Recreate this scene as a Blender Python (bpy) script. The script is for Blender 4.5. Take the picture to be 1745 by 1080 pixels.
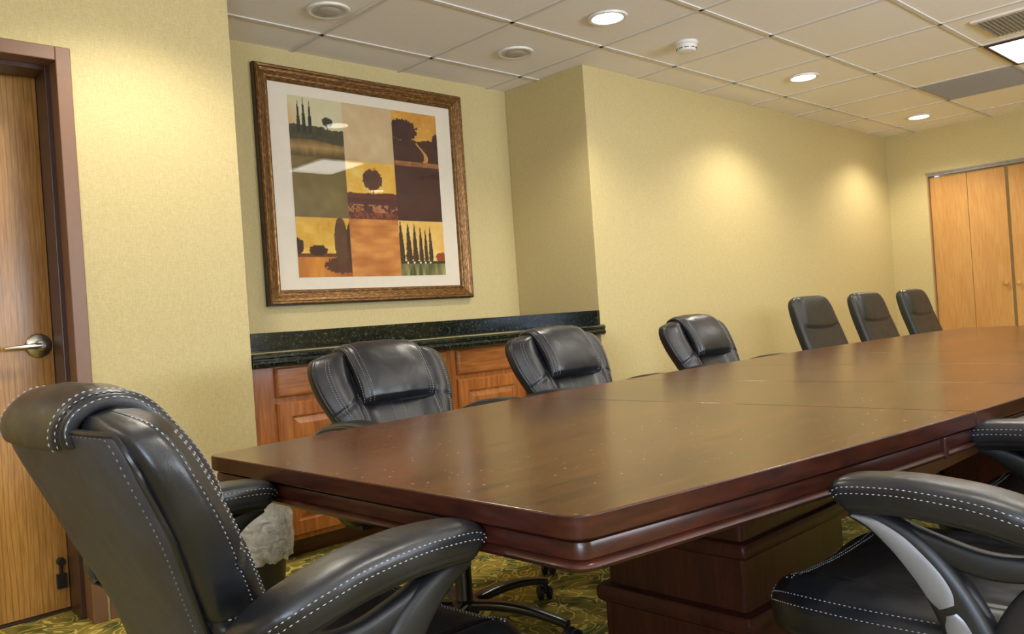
import bpy, bmesh, math, random
import numpy as np
from mathutils import Vector, Matrix
random.seed(4)
SC = bpy.context.scene
COL = SC.collection
for o in list(bpy.data.objects): bpy.data.objects.remove(o)
PI = math.pi
# ------------------------------------------------------------------ camera
EYE = 0.9355
YAW, ROLL, FPX = 0.8058, -0.0688, 1418.95
f = Vector((math.cos(YAW), math.sin(YAW), 0.0003)).normalized()
r = Vector((math.sin(YAW), -math.cos(YAW), 0)); u = r.cross(f)
r2 = r*math.cos(ROLL)+u*math.sin(ROLL); u2 = u*math.cos(ROLL)-r*math.sin(ROLL)
cam = bpy.data.cameras.new('camera'); cam.sensor_fit = 'HORIZONTAL'; cam.sensor_width = 36
cam.lens = FPX*36/1745; cam.clip_start = 0.02
co = bpy.data.objects.new('camera', cam); COL.objects.link(co)
M = Matrix((r2, u2, -f)).transposed().to_4x4(); M.translation = (0, 0, EYE)
co.matrix_world = M; SC.camera = co
# ------------------------------------------------------------------ world, exposure, daylight
SC.view_settings.view_transform = 'Standard'; SC.view_settings.look = 'None'
SC.view_settings.gamma = 1; SC.view_settings.use_curve_mapping = False
SC.view_settings.exposure = 0.80
w = bpy.data.worlds.new('world'); SC.world = w; w.use_nodes = True
w.node_tree.nodes['Background'].inputs[0].default_value = (.62, .78, 1, 1)
w.node_tree.nodes['Background'].inputs[1].default_value = 2.2
CEIL = 2.331
def area(name, loc, rot, sx, sy, power, color):
    l = bpy.data.lights.new(name, 'AREA'); l.shape = 'RECTANGLE'; l.size = sx; l.size_y = sy
    l.energy = power; l.color = color
    o = bpy.data.objects.new(name, l); COL.objects.link(o); o.location = loc; o.rotation_euler = rot; return o
# daylight through two assumed, unseen windows behind and right of the camera
# (both lamps tilted upwards, added power in the side one, to brighten the ceiling)
area('daylight_back', (-1.42, -1.1, 1.25), (0, -PI/2-.7, 0), 1.2, 1.6, 80, (.66, .78, 1))
area('daylight_side_fill', (3.1, -2.36, 1.35), (PI/2+.95, 0, 0), 3.0, .95, 105, (.86, .92, 1))
CAN_W = 27.0; TROF_W = 5.0
WARM = (1, .92, .78)

# ------------------------------------------------------------------ mesh helpers
def build(name, verts, faces, mat, parent=None, smooth=False, loc=None):
    me = bpy.data.meshes.new(name); me.from_pydata([tuple(v) for v in verts], [], faces)
    bm = bmesh.new(); bm.from_mesh(me); bmesh.ops.recalc_face_normals(bm, faces=bm.faces); bm.to_mesh(me); bm.free(); me.update()
    if smooth:
        me.polygons.foreach_set('use_smooth', [True]*len(me.polygons))
        try: me.set_sharp_from_angle(angle=math.radians(42 if smooth is True else smooth))
        except Exception: pass
    if mat: me.materials.append(mat)
    o = bpy.data.objects.new(name, me); COL.objects.link(o)
    if parent: o.parent = parent
    if loc: o.location = loc
    return o
class MB:
    def __init__(s): s.v = []; s.f = []
    def add(s, vs, fs):
        n = len(s.v); s.v += [tuple(v) for v in vs]; s.f += [tuple(i+n for i in q) for q in fs]; return s
    def box(s, a, b):
        x0, y0, z0 = a; x1, y1, z1 = b
        return s.add([(x0,y0,z0),(x1,y0,z0),(x1,y1,z0),(x0,y1,z0),(x0,y0,z1),(x1,y0,z1),(x1,y1,z1),(x0,y1,z1)],
                     [(0,3,2,1),(4,5,6,7),(0,1,5,4),(1,2,6,5),(2,3,7,6),(3,0,4,7)])
    def rings(s, R, closed=True, cap=True):
        n = len(R[0]); vs = [p for q in R for p in q]; fs = []
        for i in range(len(R)-1):
            for j in range(n if closed else n-1):
                k = (j+1) % n
                fs.append((i*n+j, i*n+k, (i+1)*n+k, (i+1)*n+j))
        if cap and closed:
            fs.append(tuple(range(n-1, -1, -1))); fs.append(tuple((len(R)-1)*n+j for j in range(n)))
        return s.add(vs, fs)
    def lathe(s, prof, c=(0,0,0), n=32, axis='z'):
        R = []
        for rad, h in prof:
            ring = []
            for j in range(n):
                a = 2*PI*j/n; p = (rad*math.cos(a), rad*math.sin(a), h)
                if axis == 'y': p = (p[0], p[2], -p[1])
                if axis == 'x': p = (p[2], p[1], -p[0])
                ring.append((p[0]+c[0], p[1]+c[1], p[2]+c[2]))
            R.append(ring)
        return s.rings(R)
    def tube(s, pts, rad, n=8):
        pts = [Vector(p) for p in pts]; R = []; up = Vector((0, 0, 1))
        for i, p in enumerate(pts):
            d = (pts[min(i+1, len(pts)-1)]-pts[max(i-1, 0)]).normalized()
            a = d.cross(up)
            if a.length < .1: a = d.cross(Vector((0, 1, 0)))
            a.normalize(); b = a.cross(d)
            rr = rad[i] if isinstance(rad, (list, tuple)) else rad
            R.append([p+(a*math.cos(2*PI*j/n)+b*math.sin(2*PI*j/n))*rr for j in range(n)])
        return s.rings(R)
    def build(s, name, mat, parent=None, smooth=False, bevel=0, seg=2):
        o = build(name, s.v, s.f, mat, parent, smooth)
        if bevel:
            m = o.modifiers.new('bevel', 'BEVEL'); m.width = bevel; m.segments = seg; m.limit_method = 'ANGLE'; m.angle_limit = math.radians(40)
            m.harden_normals = False
        return o
def attach(o, mb, mat):
    # surface pattern (thread) merged into its part's own mesh, with its own material slot
    a = o.data; nv = len(a.vertices)
    vs = [tuple(v.co) for v in a.vertices]+list(mb.v); fs = [tuple(p.vertices) for p in a.polygons]; na = len(fs)
    fs += [tuple(i+nv for i in q) for q in mb.f]
    me = bpy.data.meshes.new(a.name); me.from_pydata(vs, [], fs)
    me.polygons.foreach_set('use_smooth', [i < na for i in range(len(fs))])
    me.materials.append(a.materials[0]); me.materials.append(mat)
    me.polygons.foreach_set('material_index', [0 if i < na else 1 for i in range(len(fs))]); me.update()
    o.data = me
def empty(name, loc=(0,0,0), rz=0):
    o = bpy.data.objects.new(name, None); o.empty_display_size = .1; COL.objects.link(o); o.location = loc; o.rotation_euler = (0,0,rz); return o
def tag(o, label, cat, group=None):
    o['label'] = label; o['category'] = cat
    if group: o['group'] = group
    return o
def struct(o): o['kind'] = 'structure'; return o
def copy_tree(o, parent=None):
    c = o.copy(); COL.objects.link(c)
    if parent: c.parent = parent
    for ch in list(o.children): copy_tree(ch, c)
    return c
def crom(P, n):
    P = np.array(P, float); m = len(P); out = []
    for q in np.linspace(0, m-1, n):
        i = min(int(q), m-2); t = q-i
        p0, p1, p2, p3 = P[max(i-1,0)], P[i], P[i+1], P[min(i+2,m-1)]
        out.append(.5*((2*p1)+(-p0+p2)*t+(2*p0-5*p1+4*p2-p3)*t*t+(-p0+3*p1-3*p2+p3)*t**3))
    return np.array(out)

# ------------------------------------------------------------------ materials
def newmat(name):
    m = bpy.data.materials.new(name); m.use_nodes = True; return m, m.node_tree, m.node_tree.nodes['Principled BSDF']
def setp(b, col=None, rough=.5, metal=0, coat=0, coat_r=.1, spec=.5):
    if col: b.inputs['Base Color'].default_value = (*col, 1)
    b.inputs['Roughness'].default_value = rough; b.inputs['Metallic'].default_value = metal
    b.inputs['Coat Weight'].default_value = coat; b.inputs['Coat Roughness'].default_value = coat_r
    b.inputs['Specular IOR Level'].default_value = spec
def N(nt, t, **k):
    n = nt.nodes.new(t)
    for a, v in k.items():
        if hasattr(n, a): setattr(n, a, v)
        else: n.inputs[a].default_value = v
    return n
def noise(nt, coord, scale, vs=(1,1,1), detail=4, dist=0):
    mp = N(nt, 'ShaderNodeMapping'); mp.inputs['Scale'].default_value = vs
    nt.links.new(coord, mp.inputs['Vector'])
    n = N(nt, 'ShaderNodeTexNoise'); n.inputs['Scale'].default_value = scale; n.inputs['Detail'].default_value = detail; n.inputs['Distortion'].default_value = dist
    nt.links.new(mp.outputs[0], n.inputs['Vector']); return n
def ramp(nt, fac, stops):
    r_ = N(nt, 'ShaderNodeValToRGB'); e = r_.color_ramp.elements
    while len(e) < len(stops): e.new(.5)
    for i, (p, c) in enumerate(stops): e[i].position = p; e[i].color = (*c, 1)
    nt.links.new(fac, r_.inputs[0]); return r_
def coords(nt): return N(nt, 'ShaderNodeTexCoord').outputs['Object']
def bump(nt, b, h, strength, dist=.002):
    n = N(nt, 'ShaderNodeBump'); n.inputs['Strength'].default_value = strength; n.inputs['Distance'].default_value = dist
    nt.links.new(h, n.inputs['Height']); nt.links.new(n.outputs[0], b.inputs['Normal'])
def plain(name, col, rough=.5, metal=0, coat=0, coat_r=.1, var=.06, scale=30, bmp=0, spec=.5):
    m, nt, b = newmat(name); setp(b, col, rough, metal, coat, coat_r, spec)
    n = noise(nt, coords(nt), scale)
    lo = tuple(c*(1-var) for c in col); hi = tuple(min(1, c*(1+var)) for c in col)
    rr = ramp(nt, n.outputs['Fac'], [(.3, lo), (.7, hi)]); nt.links.new(rr.outputs[0], b.inputs['Base Color'])
    if bmp: bump(nt, b, n.outputs['Fac'], bmp)
    return m
def wood(name, dark, light, axis='x', rough=.35, coat=.3, coat_r=.15, scale=9, stretch=14, line=None, spec=.5):
    m, nt, b = newmat(name); setp(b, light, rough, 0, coat, coat_r, spec)
    c = coords(nt); vs = [stretch]*3
    if axis == 'h': vs = [2.2, 2.2, stretch]
    else: vs['xyz'.index(axis)] = 1
    n1 = noise(nt, c, scale*.15, [v if v < 3 else 4 for v in vs], 3, .8)
    n2 = noise(nt, c, scale, vs, 6, .2)
    mx = N(nt, 'ShaderNodeMath', operation='MULTIPLY_ADD'); mx.inputs[1].default_value = .55
    nt.links.new(n2.outputs['Fac'], mx.inputs[0])
    ml = N(nt, 'ShaderNodeMath', operation='MULTIPLY'); ml.inputs[1].default_value = .45; nt.links.new(n1.outputs['Fac'], ml.inputs[0])
    nt.links.new(ml.outputs[0], mx.inputs[2])
    mid = tuple((a+b_)/2 for a, b_ in zip(dark, light))
    rr = ramp(nt, mx.outputs[0], [(.36, dark), (.5, mid), (.62, light)])
    out = rr.outputs[0]
    if line:   # cathedral grain lines
        wv = N(nt, 'ShaderNodeTexWave', wave_type='BANDS', bands_direction='X'); wv.inputs['Scale'].default_value = 17; wv.inputs['Distortion'].default_value = 7
        wv.inputs['Detail'].default_value = 2; wv.inputs['Detail Scale'].default_value = .7
        mp = N(nt, 'ShaderNodeMapping'); v3 = [1, 1, 1]; v3['xyz'.index(axis)] = .12; mp.inputs['Scale'].default_value = v3
        nt.links.new(c, mp.inputs[0]); nt.links.new(mp.outputs[0], wv.inputs[0])
        r3 = ramp(nt, wv.outputs['Fac'], [(0, (1, 1, 1)), (.12, (0, 0, 0))])
        mk = N(nt, 'ShaderNodeMix', data_type='RGBA'); 
        mm = N(nt, 'ShaderNodeMath', operation='MULTIPLY'); mm.inputs[1].default_value = .5
        nt.links.new(r3.outputs[0], mm.inputs[0]); nt.links.new(mm.outputs[0], mk.inputs['Factor'])
        nt.links.new(rr.outputs[0], mk.inputs['A']); mk.inputs['B'].default_value = (*line, 1); out = mk.outputs['Result']
    nt.links.new(out, b.inputs['Base Color'])
    bump(nt, b, n2.outputs['Fac'], .06, .001)
    return m
def wallmat():
    m, nt, b = newmat('woven_wallcovering'); setp(b, (.70, .56, .27), .62, spec=.35)
    c = coords(nt)
    a = noise(nt, c, 60, (1, 1, 9), 3); d = noise(nt, c, 60, (9, 9, 1), 3)
    s = N(nt, 'ShaderNodeMath', operation='ADD'); nt.links.new(a.outputs['Fac'], s.inputs[0]); nt.links.new(d.outputs['Fac'], s.inputs[1])
    h = N(nt, 'ShaderNodeMath', operation='MULTIPLY'); h.inputs[1].default_value = .5; nt.links.new(s.outputs[0], h.inputs[0])
    rr = ramp(nt, h.outputs[0], [(.38, (.52, .415, .190)), (.62, (.63, .515, .255))])
    nt.links.new(rr.outputs[0], b.inputs['Base Color']); bump(nt, b, h.outputs[0], .25, .002); return m
def carpetmat():
    m, nt, b = newmat('scroll_carpet'); setp(b, (.2, .18, .04), .95, spec=.1)
    c = coords(nt)
    n = noise(nt, c, 9.5, (1, 1, 1), .6, 1.3)
    k = N(nt, 'ShaderNodeMath', operation='MULTIPLY'); k.inputs[1].default_value = 36; nt.links.new(n.outputs['Fac'], k.inputs[0])
    s = N(nt, 'ShaderNodeMath', operation='SINE'); nt.links.new(k.outputs[0], s.inputs[0])
    l = ramp(nt, s.outputs[0], [(.62, (0, 0, 0)), (.88, (1, 1, 1))])
    g = noise(nt, c, 9, (1, 1, 1), 2)
    base = ramp(nt, g.outputs['Fac'], [(.40, (.12, .135, .035)), (.47, (.28, .235, .048)), (.6, (.38, .29, .055))])
    pile = noise(nt, c, 420, (1, 1, 1), 2)
    mk = N(nt, 'ShaderNodeMix', data_type='RGBA'); nt.links.new(l.outputs[0], mk.inputs['Factor'])
    nt.links.new(base.outputs[0], mk.inputs['A']); mk.inputs['B'].default_value = (.78, .62, .17, 1)
    m2 = N(nt, 'ShaderNodeMix', data_type='RGBA', blend_type='MULTIPLY'); m2.inputs['Factor'].default_value = .6
    pr_ = ramp(nt, pile.outputs['Fac'], [(.3, (.45, .45, .45)), (.7, (1.0, 1.0, 1.0))])
    nt.links.new(mk.outputs['Result'], m2.inputs['A']); nt.links.new(pr_.outputs[0], m2.inputs['B'])
    nt.links.new(m2.outputs['Result'], b.inputs['Base Color']); bump(nt, b, pile.outputs['Fac'], .6, .004); return m
def granitemat():
    m, nt, b = newmat('green_black_granite'); setp(b, (.02, .025, .02), .12, 0, .3, .05)
    c = coords(nt); a = noise(nt, c, 55, (1, 1, 1), 6); v = noise(nt, c, 210, (1, 1, 1), 3)
    r1 = ramp(nt, a.outputs['Fac'], [(.45, (.004, .006, .005)), (.60, (.014, .021, .014)), (.72, (.055, .065, .038))])
    r3 = ramp(nt, v.outputs['Fac'], [(.62, (0, 0, 0)), (.72, (.12, .12, .075))])
    ad = N(nt, 'ShaderNodeMix', data_type='RGBA', blend_type='ADD'); ad.inputs['Factor'].default_value = 1
    nt.links.new(r1.outputs[0], ad.inputs['A']); nt.links.new(r3.outputs[0], ad.inputs['B']); nt.links.new(ad.outputs['Result'], b.inputs['Base Color'])
    return m
def leathermat(name, col, rough, spec=.5, fine=True):
    m, nt, b = newmat(name); setp(b, col, rough, spec=spec)
    c = coords(nt)
    big = noise(nt, c, 14, (1, 1, 1), 3, .5)
    v = N(nt, 'ShaderNodeTexVoronoi'); v.inputs['Scale'].default_value = 620; nt.links.new(c, v.inputs['Vector'])
    rr = ramp(nt, big.outputs['Fac'], [(.3, tuple(x*.8 for x in col)), (.7, tuple(x*1.25 for x in col))]); nt.links.new(rr.outputs[0], b.inputs['Base Color'])
    r_ = ramp(nt, big.outputs['Fac'], [(.3, (rough-.05,)*3), (.7, (rough+.07,)*3)]); nt.links.new(r_.outputs[0], b.inputs['Roughness'])
    b1 = N(nt, 'ShaderNodeBump'); b1.inputs['Strength'].default_value = .35; b1.inputs['Distance'].default_value = .006; nt.links.new(big.outputs['Fac'], b1.inputs['Height'])
    b2 = N(nt, 'ShaderNodeBump'); b2.inputs['Strength'].default_value = .12; b2.inputs['Distance'].default_value = .0006; nt.links.new(v.outputs['Distance'], b2.inputs['Height'])
    nt.links.new(b1.outputs[0], b2.inputs['Normal']); nt.links.new(b2.outputs[0], b.inputs['Normal']); return m
def emit(name, col, s):
    m = bpy.data.materials.new(name); m.use_nodes = True; nt = m.node_tree; nt.nodes.remove(nt.nodes['Principled BSDF'])
    e = N(nt, 'ShaderNodeEmission'); e.inputs[0].default_value = (*col, 1); e.inputs[1].default_value = s
    nt.links.new(e.outputs[0], nt.nodes['Material Output'].inputs[0]); return m
def glassmat(name, ior=1.5, tint=(1, 1, 1), rough=.0):
    m = bpy.data.materials.new(name); m.use_nodes = True; nt = m.node_tree; nt.nodes.remove(nt.nodes['Principled BSDF'])
    t = N(nt, 'ShaderNodeBsdfTransparent'); t.inputs[0].default_value = (*tint, 1)
    g = N(nt, 'ShaderNodeBsdfGlossy'); g.inputs['Roughness'].default_value = rough
    fr = N(nt, 'ShaderNodeFresnel'); fr.inputs[0].default_value = ior
    ge = N(nt, 'ShaderNodeNewGeometry'); iv = N(nt, 'ShaderNodeMath', operation='SUBTRACT'); iv.inputs[0].default_value = 1; nt.links.new(ge.outputs['Backfacing'], iv.inputs[1])
    fm = N(nt, 'ShaderNodeMath', operation='MULTIPLY'); nt.links.new(fr.outputs[0], fm.inputs[0]); nt.links.new(iv.outputs[0], fm.inputs[1])
    mx = N(nt, 'ShaderNodeMixShader'); nt.links.new(fm.outputs[0], mx.inputs[0]); nt.links.new(t.outputs[0], mx.inputs[1]); nt.links.new(g.outputs[0], mx.inputs[2])
    nt.links.new(mx.outputs[0], nt.nodes['Material Output'].inputs[0]); return m
WALL = wallmat(); CARPET = carpetmat(); GRANITE = granitemat()
TILE = plain('ceiling_tile', (.90, .85, .79), .9, var=.02, scale=90, bmp=.15, spec=.2)
TBAR = plain('ceiling_grid_metal', (.68, .64, .58), .6, var=.01)
WHITE = plain('white_plastic', (.78, .74, .68), .4, var=.02)
OAK = wood('oak_door', (.31, .135, .030), (.56, .285, .070), 'z', .38, .25, .2, 10, 16, line=(.17, .07, .018))
MAPLE = wood('closet_door_wood', (.50, .235, .060), (.62, .325, .100), 'z', .42, .15, .25, 8, 14)
CHERRY = wood('cherry_cabinet', (.26, .075, .014), (.48, .17, .038), 'z', .28, .4, .12, 8, 10)
CHERRYX = wood('cherry_cabinet_drawer', (.26, .075, .014), (.48, .17, .038), 'x', .28, .4, .12, 8, 10)
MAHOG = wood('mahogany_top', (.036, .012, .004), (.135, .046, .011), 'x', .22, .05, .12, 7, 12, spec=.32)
_b = MAHOG.node_tree.nodes['Principled BSDF']; _nt = MAHOG.node_tree; _l = _b.inputs['Base Color'].links[0].from_socket
_sp = noise(_nt, coords(_nt), 120, (1, 1, 1), 0); _rp = ramp(_nt, _sp.outputs['Fac'], [(.815, (0, 0, 0)), (.83, (.35, .35, .35))])
_mk = N(_nt, 'ShaderNodeMix', data_type='RGBA'); _nt.links.new(_rp.outputs[0], _mk.inputs['Factor']); _nt.links.new(_l, _mk.inputs['A']); _mk.inputs['B'].default_value = (.7, .62, .5, 1)
_nt.links.new(_mk.outputs['Result'], _b.inputs['Base Color'])
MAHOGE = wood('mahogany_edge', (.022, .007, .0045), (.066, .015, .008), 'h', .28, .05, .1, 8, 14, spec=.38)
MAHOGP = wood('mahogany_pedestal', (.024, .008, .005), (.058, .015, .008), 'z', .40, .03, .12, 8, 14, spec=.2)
FRAMEB = plain('brown_painted_steel', (.205, .105, .058), .42, var=.03)
FRAMED = plain('dark_rubber_seal', (.035, .018, .013), .6)
LEATHER = leathermat('black_leather', (.0110, .0113, .0138), .34, .58)
LEATHERG = leathermat('charcoal_vinyl_panel', (.040, .040, .047), .46, .45)
LEATHERB = leathermat('dark_olive_black_leather', (.014, .0145, .0125), .40, .45)
BLACKP = plain('black_plastic', (.012, .012, .014), .42, var=.1)
BLACKM = plain('black_metal', (.012, .012, .013), .3, metal=0, var=.1)
SILVER = plain('silver_plastic', (.25, .25, .265), .36, metal=.35, var=.03)
THREAD = plain('grey_white_thread', (.42, .42, .44), .7, var=.05)
NICKEL = plain('satin_nickel', (.60, .58, .54), .28, metal=1, var=.02)
def goldmat(name, vs):
    m, nt, b = newmat(name); setp(b, (.4, .2, .06), .36, .55, spec=.5); c = coords(nt)
    n = noise(nt, c, 45, vs, 6, .3); rr = ramp(nt, n.outputs['Fac'], [(.32, (.075, .030, .009)), (.52, (.20, .095, .027)), (.74, (.44, .25, .08))])
    nt.links.new(rr.outputs[0], b.inputs['Base Color']); bump(nt, b, n.outputs['Fac'], .2, .002); return m
GOLD = goldmat('antique_gold_frame', (1, 5, 5)); GOLDZ = goldmat('antique_gold_frame_side', (5, 5, 1))
FRAMEK = plain('frame_dark_edge', (.030, .016, .009), .35)
MATB = plain('mat_board', (.76, .67, .53), .8, var=.02)
GREYV = plain('return_grille_grey', (.36, .335, .30), .6, var=.05)
ALU = plain('vent_metal', (.20, .20, .21), .4, metal=.2)
LAMPON = emit('lit_downlight_lens', (1, .93, .80), 9)
TROFON = emit('lit_troffer_lens', (1, .97, .90), 3.0)
PANE = glassmat('picture_glass', 1.42)
WPANE = glassmat('window_glass', 1.45)
def bagmat():
    m = bpy.data.materials.new('clear_bin_liner'); m.use_nodes = True; nt = m.node_tree; b = nt.nodes['Principled BSDF']
    setp(b, (.75, .74, .70), .3); t = N(nt, 'ShaderNodeBsdfTransparent'); mx = N(nt, 'ShaderNodeMixShader')
    n = noise(nt, coords(nt), 16, (1, 1, 1.6), 4, 2.0); rr = ramp(nt, n.outputs['Fac'], [(.35, (.40,)*3), (.65, (.72,)*3)])
    nt.links.new(rr.outputs[0], mx.inputs[0]); nt.links.new(t.outputs[0], mx.inputs[1]); nt.links.new(b.outputs[0], mx.inputs[2])
    nt.links.new(mx.outputs[0], nt.nodes['Material Output'].inputs[0]); bump(nt, b, n.outputs['Fac'], .8, .01); return m
BAG = bagmat()

# ------------------------------------------------------------------ room shell
YL, YB, XA, XR, XF = 3.0546, 3.6993, 1.51, 3.619, 7.796     # long wall, alcove back, alcove left/right, far wall
XB, YR = -1.3, -2.2                                          # wall behind the camera, right-hand wall
DX0, DX1, DZ, DY = -.02, .925, 1.952, 3.30                    # entrance door opening (outer frame edge), door plane
struct(MB().box((XB-.2, YR-.2, -.1), (XF+.8, YB+.2, 0)).build('floor', CARPET))
# ceiling tiles with grid
GX = [2.8092+.6588*k for k in range(-6, 9)]; GY = [3.4068-.619*k for k in range(-0, 10)]
struct(MB().box((XB-.2, YR-.2, CEIL+.006), (XF+.8, YB+.2, CEIL+.1)).build('ceiling', TILE))
g = MB()
for x in GX: g.box((x-.011, YR, CEIL), (x+.011, YB, CEIL+.007))
for y in GY: g.box((XB, y-.011, CEIL), (XF, y+.011, CEIL+.0072))
struct(g.build('trim_1', TBAR))
# left wall: pieces round the entrance door, then the alcove, then the long wall
mb = MB()
mb.box((XB-.2, YL, 0), (DX0, YB+.2, CEIL+.006)).box((DX1, YL, 0), (XA, YB, CEIL+.006)).box((DX0, YL, DZ), (DX1, YB, CEIL+.006))
struct(mb.build('wall_left', WALL))
struct(MB().box((XA-.6, YB, 0), (XR+.5, YB+.2, CEIL+.006)).build('wall_alcove', WALL))
struct(MB().box((XR, YL, 0), (XF+.2, YB, CEIL+.006)).build('wall_long', WALL, bevel=.004))
# far wall with closet opening
CY0, CY1, CZ = .86, 2.722, 1.945
mb = MB(); mb.box((XF, CY1, 0), (XF+.2, YL, CEIL+.006)).box((XF, YR-.2, 0), (XF+.2, CY0, CEIL+.006)).box((XF, CY0, CZ), (XF+.2, CY1, CEIL+.006))
mb.box((XF+.6, CY0-.1, 0), (XF+.65, CY1+.1, CEIL))
struct(mb.build('wall_far', WALL))
def holed(name, mk, w0, w1, z0, z1, a0, a1, mat):
    m_ = MB()
    for (a, b, c, d) in ((a0, w0, 0, CEIL+.006), (w1, a1, 0, CEIL+.006), (w0, w1, 0, z0), (w0, w1, z1, CEIL+.006)): m_.box(*mk(a, b, c, d))
    return struct(m_.build(name, mat))
holed('wall_right', lambda a, b, c, d: ((a, YR-.14, c), (b, YR, d)), 1.6, 4.6, 1.0, 2.0, XB-.2, XF+.2, WALL)
holed('wall_back', lambda a, b, c, d: ((XB-.14, a, c), (XB, b, d)), -1.95, -.25, .75, 2.0, YR-.2, YL, WALL)
def window(name, kind, w0, w1, z0, z1):
    e = struct(empty(name, (0, 0, 0)))
    if kind == 'y': bx = lambda a, b, c, d, t0, t1: ((a, YR-.12+t0, c), (b, YR-.12+t1, d))
    else: bx = lambda a, b, c, d, t0, t1: ((XB-.12+t0, a, c), (XB-.12+t1, b, d))
    m_ = MB(); mid = (w0+w1)/2
    for q in ((w0, w0+.04, z0, z1), (w1-.04, w1, z0, z1), (w0+.04, w1-.04, z0, z0+.04), (w0+.04, w1-.04, z1-.04, z1), (mid-.02, mid+.02, z0+.04, z1-.04)):
        m_.box(*bx(*q, .08, .118))
    m_.build('window_frame', WHITE, e)
    MB().box(*bx(w0+.04, w1-.04, z0+.04, z1-.04, .097, .101)).build('window_pane', WPANE, e)
window('window_1', 'y', 1.6, 4.6, 1.0, 2.0); window('window_2', 'x', -1.95, -.25, .75, 2.0)  # unseen, assumed windows; the right-hand one is sized to light the ceiling
# baseboards (same covering strip, dark)
struct(MB().box((DX1+.01, YL-.008, 0), (XA-.001, YL, .075)).build('baseboard_left', FRAMEB))
struct(MB().box((XR+.001, YL-.008, 0), (XF, YL, .075)).build('baseboard_long', FRAMEB))

# ------------------------------------------------------------------ entrance door
d = struct(empty('door_1', (.44, DY, 0)))
def rel(o_, P): return tuple(a-b for a, b in zip(P, o_))
def lb(m_, O, a, b): return m_.box(rel(O, a), rel(O, b))
O = (.44, DY, 0)
lb(MB(), O, (DX0+.045, DY, .008), (DX1-.045, DY+.045, DZ-.04)).build('door_leaf', OAK, d, bevel=.002)
# stepped steel frame: face, rebate, stop
fr = MB()
for (a, b) in ((DX0, DX0+.048), (DX1-.048, DX1)):
    lb(fr, O, (a, YL-.014, 0), (b, YL, DZ))
lb(fr, O, (DX0+.048, YL-.014, DZ-.048), (DX1-.048, YL, DZ))
lb(fr, O, (DX1-.040, YL, 0), (DX1, YL+.09, DZ)); lb(fr, O, (DX0, YL, 0), (DX0+.040, YL+.09, DZ)); lb(fr, O, (DX0+.04, YL, DZ-.040), (DX1-.04, YL+.09, DZ))
fr.build('door_frame', FRAMEB, d, bevel=.003)
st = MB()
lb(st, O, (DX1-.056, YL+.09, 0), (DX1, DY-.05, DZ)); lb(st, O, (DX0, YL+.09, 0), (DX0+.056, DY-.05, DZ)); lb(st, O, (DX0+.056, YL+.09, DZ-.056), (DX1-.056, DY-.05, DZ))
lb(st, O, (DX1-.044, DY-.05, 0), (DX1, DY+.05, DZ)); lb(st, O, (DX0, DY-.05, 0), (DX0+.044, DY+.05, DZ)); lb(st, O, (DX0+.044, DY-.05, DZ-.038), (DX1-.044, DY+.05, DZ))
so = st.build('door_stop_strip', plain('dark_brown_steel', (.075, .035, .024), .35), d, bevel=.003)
HX, HZ = .832, .950
h = MB(); h.lathe([(.001, -.012), (.036, -.012), (.043, -.006), (.044, 0)], rel(O, (HX, DY, HZ)), 40, 'y')
h.lathe([(.012, -.055), (.018, -.052), (.019, -.012)], rel(O, (HX, DY, HZ)), 24, 'y')
ho = h.build('door_handle', NICKEL, d, smooth=True)
MB().tube([rel(O, (HX, DY-.050, HZ)), rel(O, (HX-.03, DY-.052, HZ-.001)), rel(O, (HX-.08, DY-.052, HZ-.003)), rel(O, (HX-.115, DY-.048, HZ-.004))], [.011, .010, .009, .007], 12).build('lever', NICKEL, ho, smooth=True)
MB().lathe([(.001, -.060), (.009, -.060), (.010, -.054)], rel(O, (HX, DY, HZ)), 20, 'y').build('keyhole', plain('dark_steel', (.2, .2, .19), .35, metal=.8), ho, smooth=True)
ds = MB(); lb(ds, O, (.838, DY-.02, .085), (.868, DY, .135)); ds.tube([rel(O, (.853, DY-.012, .13)), rel(O, (.853, DY-.012, .175))], .006, 10)
ds.lathe([(.001, -.03), (.013, -.03), (.014, -.005), (.01, -.002)], rel(O, (.853, DY, .18)), 16, 'y')
ds.build('door_stop', BLACKP, d, smooth=True)
struct(MB().box((DX0, DY-.02, 0), (DX1, DY+.10, .006)).build('trim_2', FRAMED))
struct(MB().box((DX0-.1, YB, 0), (DX1+.0, YB+.1, CEIL)).build('trim_3', WALL))
# ------------------------------------------------------------------ closet
c = struct(empty('door_2', (XF, (CY0+CY1)/2, 0))); O = (XF, (CY0+CY1)/2, 0)
edges = [2.712, 2.407, 2.112, 2.088, 1.785, 1.48, 1.47, 1.17, .87]
for i, (a, b) in enumerate(((2.707, 2.410), (2.407, 2.114), (2.090, 1.787), (1.784, 1.483), (1.478, 1.176), (1.173, .872))):
    p = lb(MB(), O, (XF+.03, b, .012), (XF+.06, a, CZ-.035)).build('bifold_panel', MAPLE, c, bevel=.002)
    if i in (1, 2):
        ky = 2.152 if i == 1 else 2.060
        MB().lathe([(.001, -.03), (.014, -.029), (.019, -.021), (.016, -.012), (.008, -.006), (.008, 0)], rel(O, (XF+.03, ky, .937)), 20, 'x').build('knob', MAPLE, p, smooth=True)
lb(lb(MB(), O, (XF+.002, CY0, CZ-.026), (XF+.09, CY1, CZ)), O, (XF-.004, CY0-.01, CZ-.008), (XF+.002, CY1+.01, CZ+.006)).build('closet_track', plain('closet_track_metal', (.33, .30, .26), .35, metal=.4), c)
lb(lb(MB(), O, (XF+.0, CY1-.010, 0), (XF+.1, CY1, CZ-.026)), O, (XF, CY0, 0), (XF+.1, CY0+.01, CZ-.026)).build('closet_jamb', plain('jamb_paint', (.42, .26, .11), .5), c)

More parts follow.
